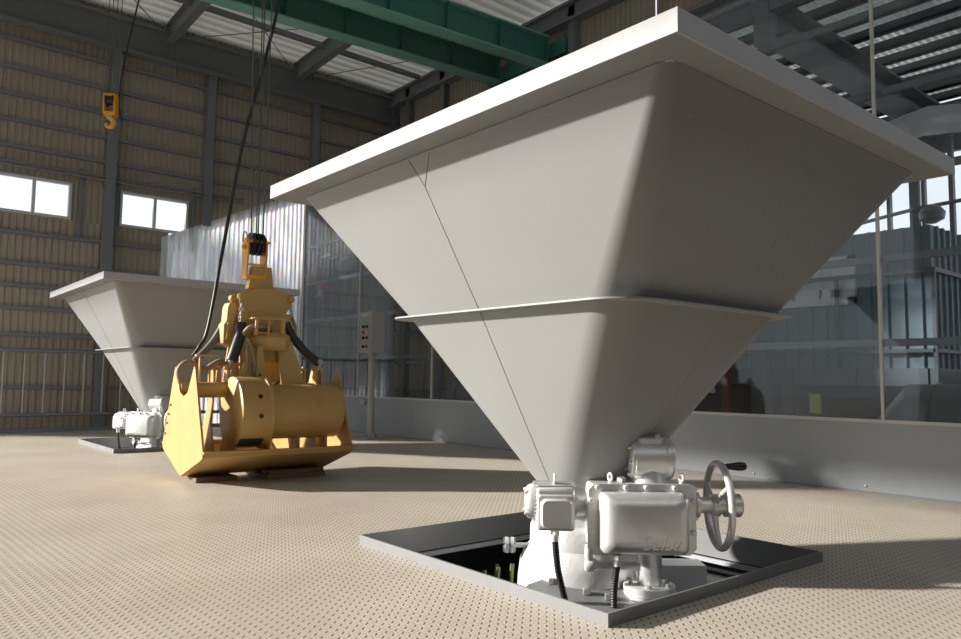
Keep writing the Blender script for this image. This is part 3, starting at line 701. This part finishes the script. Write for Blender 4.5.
# girts, columns and eave beam are one named trim each
tr = 1
def trim(mb, mat):
    global tr
    o = mb.build('trim_%d' % tr, mat, kind='structure'); tr += 1; return o
for z in (5.21,4.83,4.47,4.12,3.77,2.62,2.21,1.92,1.62,1.27,.58):
    segs = [(-1.7,YB)]
    if z < 2.7: segs = [(-1.7,PY0+.10),(YP+.20,YB)]
    m = MB()
    for a,b_ in segs: m.box((XW+.015,a,z-.022),(XW+.07,b_,z+.022))
    trim(m, STEEL)
for y,w in ((.155,.13),(1.53,.12),(3.32,.12)):
    m = MB(); m.box((XW+.03,y-w/2,0 if y<.9 or y>2.9 else 3.05),(XW+.045+.10,y+w/2,5.45)); trim(m, STEEL)
m = MB(); m.box((XW+.03,-1.75,5.86),(XW+.19,YB,5.90)); m.box((XW+.10,-1.75,5.44),(XW+.115,YB,5.88)); m.box((XW+.03,-1.75,5.41),(XW+.19,YB,5.45)); trim(m, STEEL)
# window posts
for y in (W1[1]+.10,W2[0]-.045,W2[1]+.07):
    m = MB(); m.box((XW+.016,y-.02,2.62),(XW+.06,y+.02,3.62)); trim(m, STEEL)
# conduit pair above the windows
for k,z in enumerate((3.555,3.50)):
    p = MB(); p.cyl((XW+.10,-1.7,z),(XW+.10,2.1,z),.017,n=12)
    p.build('conduit_pipe', STEELL, label='upper grey pipe along the far wall above the windows' if k==0 else 'lower grey pipe along the far wall just above the windows', cat='pipe')
# windows
wn = 1
for (a,b_) in (W1,W2):
    w = MB(); x0,x1 = XW-.03,XW+.05; f = .035
    w.box((x0,a,WZ0),(x1,b_,WZ0+f)); w.box((x0,a,WZ1-f),(x1,b_,WZ1)); w.box((x0,a,WZ0+f),(x1,a+f,WZ1-f)); w.box((x0,b_-f,WZ0+f),(x1,b_,WZ1-f))
    m_ = (a+b_)/2; w.box((x0+.02,m_-.02,WZ0+f),(x1-.005,m_+.02,WZ1-f))
    wo = w.build('window_%d' % wn, WHITE, kind='structure', bevel=.003); wn += 1
    g = MB(); g.box((XW+.008,a+f,WZ0+f),(XW+.012,m_-.02,WZ1-f)); g.box((XW+.008,m_+.02,WZ0+f),(XW+.012,b_-f,WZ1-f)); g.build('pane', PANE, wo)
    l = MB(); l.box((x1,m_-.012,WZ0+.06),(x1+.015,m_+.012,WZ0+.12)); l.build('window_latch', WHITE, wo)
# louvre stand-ins for roof light strips beyond the partition
# railing in front of the far wall
rl = empty('guard_railing', (XW+.22,0,0), label='grey steel guard railing along the foot of the far wall', cat='railing')
b = MB(); b.cyl((0,-1.7,1.065),(0,YP-.1,1.065),.028,n=12); b.build('top_rail', STEELL, rl)
b = MB(); b.cyl((0,-1.7,.225),(0,YP-.1,.225),.024,n=12); b.build('bottom_rail', STEELL, rl)
b = MB(); b.box((-.05,-1.7,0),(.05,YP-.1,.05)); b.build('kick_rail', STEEL, rl)
y = -1.48
while y < 2.8:
    b = MB(); b.cyl((0,y,.235),(0,y,1.06),.0125,n=8); b.build('baluster', GALV, rl); y += .2345
for y in (-1.68,2.7):
    b = MB(); b.box((-.02,y-.02,.04),(.02,y+.02,1.06)); b.build('post', STEELL, rl)

# corrugated translucent panel with sloped top
cp = MB(); corr_panel(cp,'y',XW+.09,PY0,3.16,.0,2.79,p=.075,d=.022,z1b=3.88)
cp.build('polycarbonate_screen', POLY, label='white translucent corrugated screen with sloping top behind the far hopper', cat='screen')

# ---------------------------------------------------------------- back wall steel
for x in (-8.62,-7.59,-4.62):
    m = MB(); m.box((x-.06,YB-.13,0),(x+.06,YB-.02,5.95)); trim(m, STEEL)
m = MB(); m.box((XW+.03,YB-.16,0),(XW+.18,YB-.02,6.0)); trim(m, STEEL)
m = MB(); m.box((XW,YB-.20,5.72),(-2.2,YB-.03,5.76)); m.box((XW,YB-.13,5.76),(-2.2,YB-.11,5.98)); m.box((XW,YB-.20,5.96),(-2.2,YB-.03,6.0)); trim(m, STEEL)
for z in (5.0,4.4,3.6,2.9,2.2,1.55,1.04,.55):
    m = MB(); m.box((XW+.1,YB-.07,z-.025),(-3.3,YB-.015,z+.025)); trim(m, STEEL)
b = MB(); b.cyl((XW+.005,3.40,2.11),(XW+.34,3.40,2.11),.018,n=10); b.cyl((XW+.30,3.40,2.10),(XW+.30,3.40,2.21),.05,n=16)
bo = b.build('warning_beacon', GALV, label='red warning beacon on a silver bracket behind the clear partition', cat='beacon')
b = MB(); b.lathe((XW+.30,3.40,2.21),(0,0,1),[(0,.06),(.10,.06),(.13,.035)],18); b.build('beacon_lens', RED, bo, label='red lens')
# added pale bars imitating roof lights glinting in the partition
for y in (3.42,3.62,3.80,3.98):
    b = MB(); b.bar((XW+.026,y-.09,2.80),(XW+.026,y+.09,2.88),.022,.045); b.build('wall_glint_strip', TARP, label='small pale slanted louvre added on the far wall to imitate roof light in the clear partition', cat='glint strip', group='glint strips behind the partition')

# ---------------------------------------------------------------- roof
rf = MB()
def roof_sheet(mb, x0, x1, y0, y1, zf, p=.20, d=.035):
    pts = []; x = x0
    while x < x1:
        for f,h in ((0,0),(.18,d),(.36,d),(.54,0)):
            pts.append((x+f*p,h))
        x += p
    pts.append((x1,0)); vs = []
    for y in (y0,y1):
        for x,h in pts: vs.append((x,y,zf(x)+h))
    for y in (y0,y1):
        for x,h in pts: vs.append((x,y,zf(x)+h+.01))
    n = len(pts)
    fs = [(i,i+1,n+i+1,n+i) for i in range(n-1)]+[(2*n+i,3*n+i,3*n+i+1,2*n+i+1) for i in range(n-1)]
    mb.add(vs,fs)
ZR = lambda x: 6.02+.03*(x-XW)
roof_sheet(rf, XW-.2, 4.7, -6.1, YB+.1, ZR); rf.build('ceiling', ROOFM, kind='structure')
for y in (-5.4,-3.3,-1.22,.86,2.94):
    m = MB(); z0 = lambda x: ZR(x)-.29
    for zz,hh,ww in ((.0,.02,.12),(.14,.26,.015),(.27,.02,.12)):
        a = V((XW+.1,y,ZR(XW)-.29+zz)); b_ = V((4.6,y,ZR(4.6)-.29+zz)); m.bar(a,b_,ww,hh)
    trim(m, STEEL)
for x in (-8.15,-4.6,-1.6):
    m = MB(); m.box((x-.03,-6,ZR(x)-.10),(x+.03,YB-.2,ZR(x)-.02)); trim(m, STEEL)
# bracing rods
for a,b_ in (((XW+.15,.90,5.75),(-7.2,-.95,5.98)),((XW+.15,.80,5.75),(-7.4,2.7,5.98)),((XW+.15,2.95,5.75),(-7.3,1.1,5.98)),((XW+.15,2.98,5.75),(-7.0,4.6,5.98)),((XW+.15,-1.2,5.75),(-7.3,.6,5.98))):
    m = MB(); m.tube([a,b_],.008,6); m.build('bracing_rod', STEEL, label='thin steel bracing rod under the roof at the far wall', cat='bracing rod', group='bracing rods under the roof')

# crane girders
def girder(x, zb, zt, y0, y1, label, rail=False):
    t = empty('crane_girder', (x-4.75*.085,0,0), -math.atan(.085), label=label, cat='crane girder')
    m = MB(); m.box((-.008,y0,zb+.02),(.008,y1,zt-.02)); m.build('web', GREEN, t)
    m = MB(); m.box((-.11,y0,zb),(.11,y1,zb+.02)); m.build('bottom_flange', GREEN_LIT, t)
    m = MB(); m.box((-.09,y0,zt-.02),(.09,y1,zt)); m.build('top_flange', GREEN_LIT, t)
    y = y1-.02
    while y > max(y0,-1.2):
        for s in (-1,1):
            m = MB(); m.prism([(s*.008,zb+.02),(s*.06,zb+.02),(s*.085,zt-.02),(s*.008,zt-.02)],(0,y-.006,0),(1,0,0),(0,0,1),(0,.012,0)); m.build('stiffener', GREEN, t)
        y -= .83
    if rail:
        m = MB(); m.box((.11,y0,zt-.03),(.14,y1-.1,zt+.01)); m.build('conductor_rail', ORANGE, t, label='orange conductor rail')
    return t
girder(-6.03,5.23,5.66,-5.9,4.75,'front green crane girder crossing under the roof, nearer the far wall',True)
girder(-5.0,5.16,5.58,-5.9,4.75,'second green crane girder, the one closer to the large hopper')
e = empty('crane_end_carriage', (0,4.84,0), label='dark green end carriage joining both green crane girders at the back', cat='crane carriage')
m = MB(); m.box((-6.35,-.03,5.30),(-4.7,.05,5.52)); m.build('carriage_beam', GREEN, e)
for x in (-6.2,-4.85):
    m = MB(); m.cyl((x,-.02,5.24),(x,.04,5.24),.09); m.build('carriage_wheel', DARK, e)
m = MB(); m.box((XW+.2,4.70,5.05),(-2.2,4.84,5.09)); m.box((XW+.2,4.76,5.09),(-2.2,4.78,5.14)); trim(m, STEEL)

# ---------------------------------------------------------------- partition
kp = MB(); kp.box((-8.72,YP,0),(4.6,YP+.03,.497)); kp.build('wall_partition', KICK, kind='structure')
m = MB(); m.box((-8.72,YP-.012,.488),(4.6,YP+.035,.51)); trim(m, MULL)
m = MB(); m.box((-8.72,YP-.006,0),(4.6,YP+.0,.012)); trim(m, STEEL)
x = -8.55
while x < 2.6:
    b = MB(); b.hexbolt((x,YP,.045),(0,-1,0),.009,.008); b.build('panel_bolt', GALV, label='small bolt head along the foot of the grey kick panel', cat='bolt', group='bolts along the kick panel'); x += .85
MX = [-8.69+1.754*i for i in range(8)]
for i,x in enumerate(MX):
    m = MB(); w = .02 if i else .035; m.box((x-w/2,YP-.012,.51),(x+w/2,YP+.012,3.92)); trim(m, MULL)
for i in range(7):
    g = MB(); g.box((MX[i]+.018,YP-.002,.51),(MX[i+1]-.01,YP+.002,3.90)); g.build('window_%d' % wn, GLASS, kind='structure'); wn += 1
for z in (1.044,1.6386,2.24,2.84,3.45,3.92):
    m = MB(); m.box((-8.69,YP+.03,z-.025),(4.5,YP+.07,z+.025)); 
    trim(m, STEELL)
for i,x in enumerate(MX[1:],1):
    for z in (1.044,1.6386,2.24,2.84,3.45):
        pass
# socket on the kick panel
b = MB(); b.box((-6.80,YP-.05,.40),(-6.68,YP,.46)); b.cyl((-6.70,YP-.03,.43),(-6.64,YP-.03,.43),.022,n=12); b.build('wall_socket', GALV, bevel=.004, label='small grey socket box on the kick panel left of the control pedestal', cat='socket')

# control pedestal
t = empty('control_pedestal', (-5.86,2.53,0), label='grey push button control box on a post beside the partition', cat='control pedestal')
b = MB(); b.cyl((0,0,.012),(0,0,1.08),.042,n=24); b.build('post', BOXG, t)
b = MB(); b.box((-.15,-.13,0),(.15,.13,.014)); b.build('base_plate', BOXG, t)
for a in (0,PI/2,PI,3*PI/2):
    dv = V((math.cos(a),math.sin(a),0)); b = MB(); b.prism([(.04,.014),(.12,.014),(.045,.10)],-V((-dv.y,dv.x,0))*.004,dv,(0,0,1),V((-dv.y,dv.x,0))*.008); b.build('gusset', BOXG, t)
b = MB(); b.box((-.15,-.10,1.07),(.14,.09,1.59)); bx = b.build('button_box', BOXG, t, bevel=.006)
b = MB(); b.box((-.10,-.104,1.535),(.06,-.10,1.56)); b.build('name_plate', WHITE, bx)
cols = [[GREENB,WHITE],[BLACKP,BLACKP],[RED,WHITE],[BLACKP,BLACKP],[BLACKP,RED]]
for r,z in enumerate((1.47,1.40,1.33,1.26,1.15)):
    for c_,xq in enumerate((-.045,.035)):
        mt = cols[r][c_]
        b = MB(); b.lathe((xq,-.10,z),(0,-1,0),[(0,.020),(.006,.020),(.007,.015),(.022,.014)],16); b.build('push_button', mt, bx)

# ---------------------------------------------------------------- things beyond the partition
def duct(x0, y, ztop, r, x1, label):
    t = empty('ventilation_duct', (x0,y,0), label=label, cat='duct')
    zc = ztop-r; b = MB(); n = 32
    vs = []; fs = []
    # mitred elbow: inclined leg, then horizontal run
    secs = []
    d1 = V((-.62,0,-.785)); 
    for o_, kind in ((V((0,0,zc))+d1*1.1,0),(V((0,0,zc)),1),(V((x1-x0,0,zc)),2)):
        ring = []
        for k in range(n):
            a = 2*PI*k/n; yy = r*math.cos(a); vv = r*math.sin(a)
            if kind == 0: p = o_+V((-.785,0,.62))*vv+V((0,yy,0))
            elif kind == 1: p = o_+V((-vv*.42,yy,vv))
            else: p = o_+V((0,yy,vv))
            ring.append(tuple(p))
        secs.append(ring)
    loft(b, secs); b.f.append(tuple(range(n))); b.m.append(0); b.f.append(tuple(2*n+k for k in range(n))); b.m.append(0)
    b.build('duct_run', DUCT, t, smooth=25)
    for xx in (.10,.55,1.0):
        if x0+xx < x1:
            b = MB(); b.torus((xx,0,zc),(1,0,0),r+.004,.008,36,6); b.build('duct_seam', DUCT, t)
    return t
duct(-5.33,3.62,.80,.26,-3.9,'grey round duct with mitred elbow behind the partition left of the large hopper')
duct(.12,3.62,.76,.26,2.4,'grey round duct with mitred elbow behind the partition at the right edge')

# cabin beyond the clear sheets
cb = empty('site_cabin', (0,7.0,0), label='blue grey ribbed metal cabin raised on dark steel beyond the clear partition', cat='cabin')
b = MB(); x = -6.5
xs_ = []
def ribwall(mb, x0, x1, z0, z1, p=.19, d=.03):
    pts = []; x = x0
    while x < x1-1e-6:
        for f,h in ((0,0),(.72,0),(.78,d),(.94,d)):
            if x+f*p < x1: pts.append((x+f*p,h))
        x += p
    pts.append((x1,0)); n = len(pts); vs = []
    for q,h in pts:
        for z in (z0,z1): vs.append((q,-h,z))
    mb.add(vs,[(2*i,2*i+2,2*i+3,2*i+1) for i in range(n-1)])
WX0,WX1,WCZ0,WCZ1 = -3.3,-1.80,1.75,2.36
ribwall(b,-6.5,WX0,.95,2.62); ribwall(b,WX0,WX1,.95,WCZ0); ribwall(b,WX0,WX1,WCZ1,2.62); ribwall(b,WX1,-.95,.95,2.62)
b.box((-6.5,.03,.9),(-.96,.06,WCZ0)); b.box((-6.5,.03,WCZ1),(-.96,.06,2.6)); b.box((-6.5,.03,.9),(WX0,.06,2.6)); b.box((WX1,.03,.9),(-.96,.06,2.6))
b.build('front_wall', CABW, cb)
b = MB(); 
sw = MB(); ribwall(sw,0,2.4,.95,2.62)
sw.v = [(-.95-y_, x_, z_) for x_,y_,z_ in sw.v]; sw.box((-1.0,.06,.9),(-.97,2.4,2.6)); sw.build('side_wall', CABW, cb)
b = MB(); b.box((-6.6,-.06,.74),(-.90,2.4,.95)); b.build('floor_fascia', CABF, cb)
for x in (-5.8,-5.0,-4.2,-3.4,-2.62,-1.82,-1.02):
    b = MB(); b.box((x-.02,-.08,.74),(x+.02,-.06,.95)); b.build('fascia_rib', CABF, cb)
b = MB(); b.bar((-6.5,-.10,2.08),(-.90,-.10,2.08),.04,.05); b.bar((-.90,-.10,2.08),(-.90,2.4,2.08),.04,.05); b.bar((-6.5,-.10,1.15),(-.90,-.10,1.15),.04,.04); b.bar((-.90,-.10,1.15),(-.90,2.4,1.15),.04,.04)
for x in (-.90,-2.0,-3.9,-5.2): b.bar((x,-.10,.95),(x,-.10,2.08),.04,.04)
b.build('cabin_handrail', CABF, cb)
w = MB(); f = .09
w.box((WX0,-.05,WCZ0),(WX1,.02,WCZ0+f)); w.box((WX0,-.05,WCZ1-f),(WX1,.02,WCZ1)); w.box((WX0,-.05,WCZ0),(WX0+f,.02,WCZ1)); w.box((WX1-f,-.05,WCZ0),(WX1,.02,WCZ1)); w.box((-2.62,-.045,WCZ0),(-2.57,.02,WCZ1)); w.box((-2.25,-.045,WCZ0+f),(-2.22,.02,WCZ1)); w.box((WX0,-.045,WCZ0+f),(WX1,-.03,WCZ0+f+.12))
wf = w.build('cabin_window', TARP, cb); g = MB(); g.box((WX0+f,.0,WCZ0+f),(WX1-f,.004,WCZ1-f)); g.build('pane', TARP, wf, label='pale opaque pane')
for k,x in enumerate((-5.6,-2.78,)):
    b = MB(); b.box((x-.08,.10,0),(x+.08,.30,.74)); b.build('cabin_leg', CABF, cb)
m = MB(); m.box((-2.93,6.45,0),(-2.72,6.62,1.30)); m.build('concrete_pillar', CABF, label='dark square pillar in front of the ribbed cabin beyond the partition', cat='pillar')
m = MB(); m.box((-3.4,6.50,0),(-3.3,6.60,1.0)); m.build('steel_post', REDP, label='rust red post below the ribbed cabin', cat='post')
for k,(x0,l1) in enumerate(((-3.75,'left'),(-3.45,'right'))):
    m = MB(); P_ = spline([(x0-.18,6.1,1.03),(x0,6.1,1.01),(x0+.14,6.1,.88),(x0+.18,6.1,.62)],6)
    vs=[];fs=[]
    for i,p_ in enumerate(P_):
        for yy in (-.06,.06):
            for th_ in (0,.012): vs.append((p_.x,p_.y+yy,p_.z+th_))
    for i in range(len(P_)-1):
        o_=4*i; fs += [(o_,o_+4,o_+6,o_+2),(o_+1,o_+3,o_+7,o_+5),(o_,o_+1,o_+5,o_+4),(o_+2,o_+6,o_+7,o_+3)]
    m.add(vs,fs); m.build('curved_spout', TARP, label=l1+' one of two white curved strips beyond the partition beside the large hopper', cat='strip')
# dark wall under the cabin
m = MB(); m.box((-9,8.6,0),(4.5,8.7,.95)); m.build('wall_under_cabin', DARK, kind='structure')
m = MB(); m.box((-6.5,7.05,.90),(-.97,9.3,.93)); 
sgn = MB(); sgn.box((-2.44,7.02,.38),(-2.30,7.06,.62)); so_ = sgn.build('marker_light', None or paint('lime marker', (.55,.75,.08), .4), label='small lime green marker under the cabin', cat='marker')

# canopy beyond: purlins along X, sheets, beams along Y
def canopy():
    rs = MB(); roof_sheet(rs,-6.5,4.5,5.3,10.4,lambda x:5.22,p=.09,d=.02); rs.build('ceiling_canopy', RTRANS, kind='structure')
    for i in range(11):
        y = 5.55+i*.49
        m = MB(); m.box((-6.5,y-.03,5.09),(4.5,y+.03,5.2)); m.box((-6.5,y-.03,5.09),(4.5,y+.07,5.11)); trim(m, CABF)
    for x in (-4.6,-1.88,1.0,):
        m = MB(); m.box((x-.20,5.3,4.93),(x+.20,10.5,4.97)); m.box((x-.01,5.3,4.70),(x+.01,10.5,4.95)); m.box((x-.20,5.3,4.66),(x+.20,10.5,4.70)); trim(m, STEEL)
    m = MB(); m.box((-6.5,10.4,4.4),(4.5,10.5,5.15)); trim(m, STEEL)
    m = MB(); m.box((-3.4,5.0,4.85),(4.6,5.12,5.25)); trim(m, STEEL)
    m = MB(); corr_panel(m,'x',5.14,-3.4,4.6,5.2,6.6); m.build('wall_upper', BEIGE, kind='structure')
    m = MB(); m.box((-1.98,4.99,4.5),(-1.80,5.15,5.3)); trim(m, STEEL)
canopy()
m = MB(); vs=[];fs=[]
for i in range(13):
    for j in range(5):
        x = -2.2+i*.35; vs.append((x,8.75+j*.2+.05*math.sin(i*1.7+j),4.50-.03*j+.09*math.sin(i*.9)+.04*math.sin(j*2+i)))
for i in range(12):
    for j in range(4): fs.append((i*5+j,i*5+j+1,i*5+j+6,i*5+j+5))
m.add(vs,fs); so_ = m.build('plastic_sheeting', TARP, label='crumpled white sheeting hanging under the outer canopy at the right', cat='sheeting')
sm = so_.modifiers.new('s','SOLIDIFY'); sm.thickness=.01
YF = 9.9
for x,w in ((-2.50,.05),(-2.13,.13),(-2.0,.05),(-1.62,.06),(-3.3,.1),(-.6,.13),(1.,.13)):
    m = MB(); m.box((x-w/2,YF-.05,0),(x+w/2,YF+.05,4.6)); m.build('canopy_post', STEEL, label='grey upright steel post under the outer canopy beyond the cabin', cat='post', group='posts under the outer canopy')
m = MB(); m.tube(spline([(-4,YF-.078,3.2),(-2.3,YF-.078,3.42),(-1.7,YF-.078,3.46),(-.5,YF-.078,3.5),(1,YF-.078,3.5)],8),.03,8); m.build('sagging_pipe', STEEL, label='dark pipe crossing the posts beyond the cabin', cat='pipe')
m = MB(); m.lathe((-1.80,YF-.30,3.14),(0,0,1),[(0,.05),(.06,.16),(.16,.18),(.24,.12),(.28,.04)],20); m.build('flood_light', DUCT, label='round grey lamp hanging beyond the cabin at the right edge', cat='lamp')

# ---------------------------------------------------------------- light, sky, camera
w = bpy.data.worlds.new('sky'); bpy.context.scene.world = w; w.use_nodes = True
n = w.node_tree; bg = n.nodes['Background']; bg.inputs[0].default_value = (.90,.95,1.,1); bg.inputs[1].default_value = 1.0
sun = bpy.data.lights.new('sun','SUN'); sun.energy = 7.6; sun.angle = math.radians(2.4); sun.color = (1.,.95,.88)
so = bpy.data.objects.new('sun', sun); C.objects.link(so)
phi = math.radians(42); el = math.radians(18.5)
dv = V((math.sin(phi)*math.cos(el), math.cos(phi)*math.cos(el), -math.sin(el)))
so.rotation_euler = dv.to_track_quat('-Z','Y').to_euler(); so.location = (-8,-12,6)

cam = bpy.data.cameras.new('camera'); co = bpy.data.objects.new('camera', cam); C.objects.link(co)
yaw,pit_,rol = [math.radians(a) for a in (49.9888,4.6211,.7158)]; f = 748.8273
F = V((-math.sin(yaw)*math.cos(pit_), math.cos(yaw)*math.cos(pit_), math.sin(pit_))); R = V((math.cos(yaw),math.sin(yaw),0)); U = R.cross(F)
R2 = R*math.cos(rol)+U*math.sin(rol); U2 = -R*math.sin(rol)+U*math.cos(rol)
co.matrix_world = Matrix(((R2.x,U2.x,-F.x,2.2756),(R2.y,U2.y,-F.y,-2.5157),(R2.z,U2.z,-F.z,.75),(0,0,0,1)))
cam.sensor_fit = 'HORIZONTAL'; cam.sensor_width = 36; cam.lens = f/961*36; cam.clip_start = .05; cam.clip_end = 200
sc = bpy.context.scene; sc.camera = co
sc.view_settings.view_transform = 'Standard'; sc.view_settings.look = 'None'; sc.view_settings.gamma = 1; sc.view_settings.exposure = .35
sc.cycles.max_bounces = 8; sc.cycles.transparent_max_bounces = 12
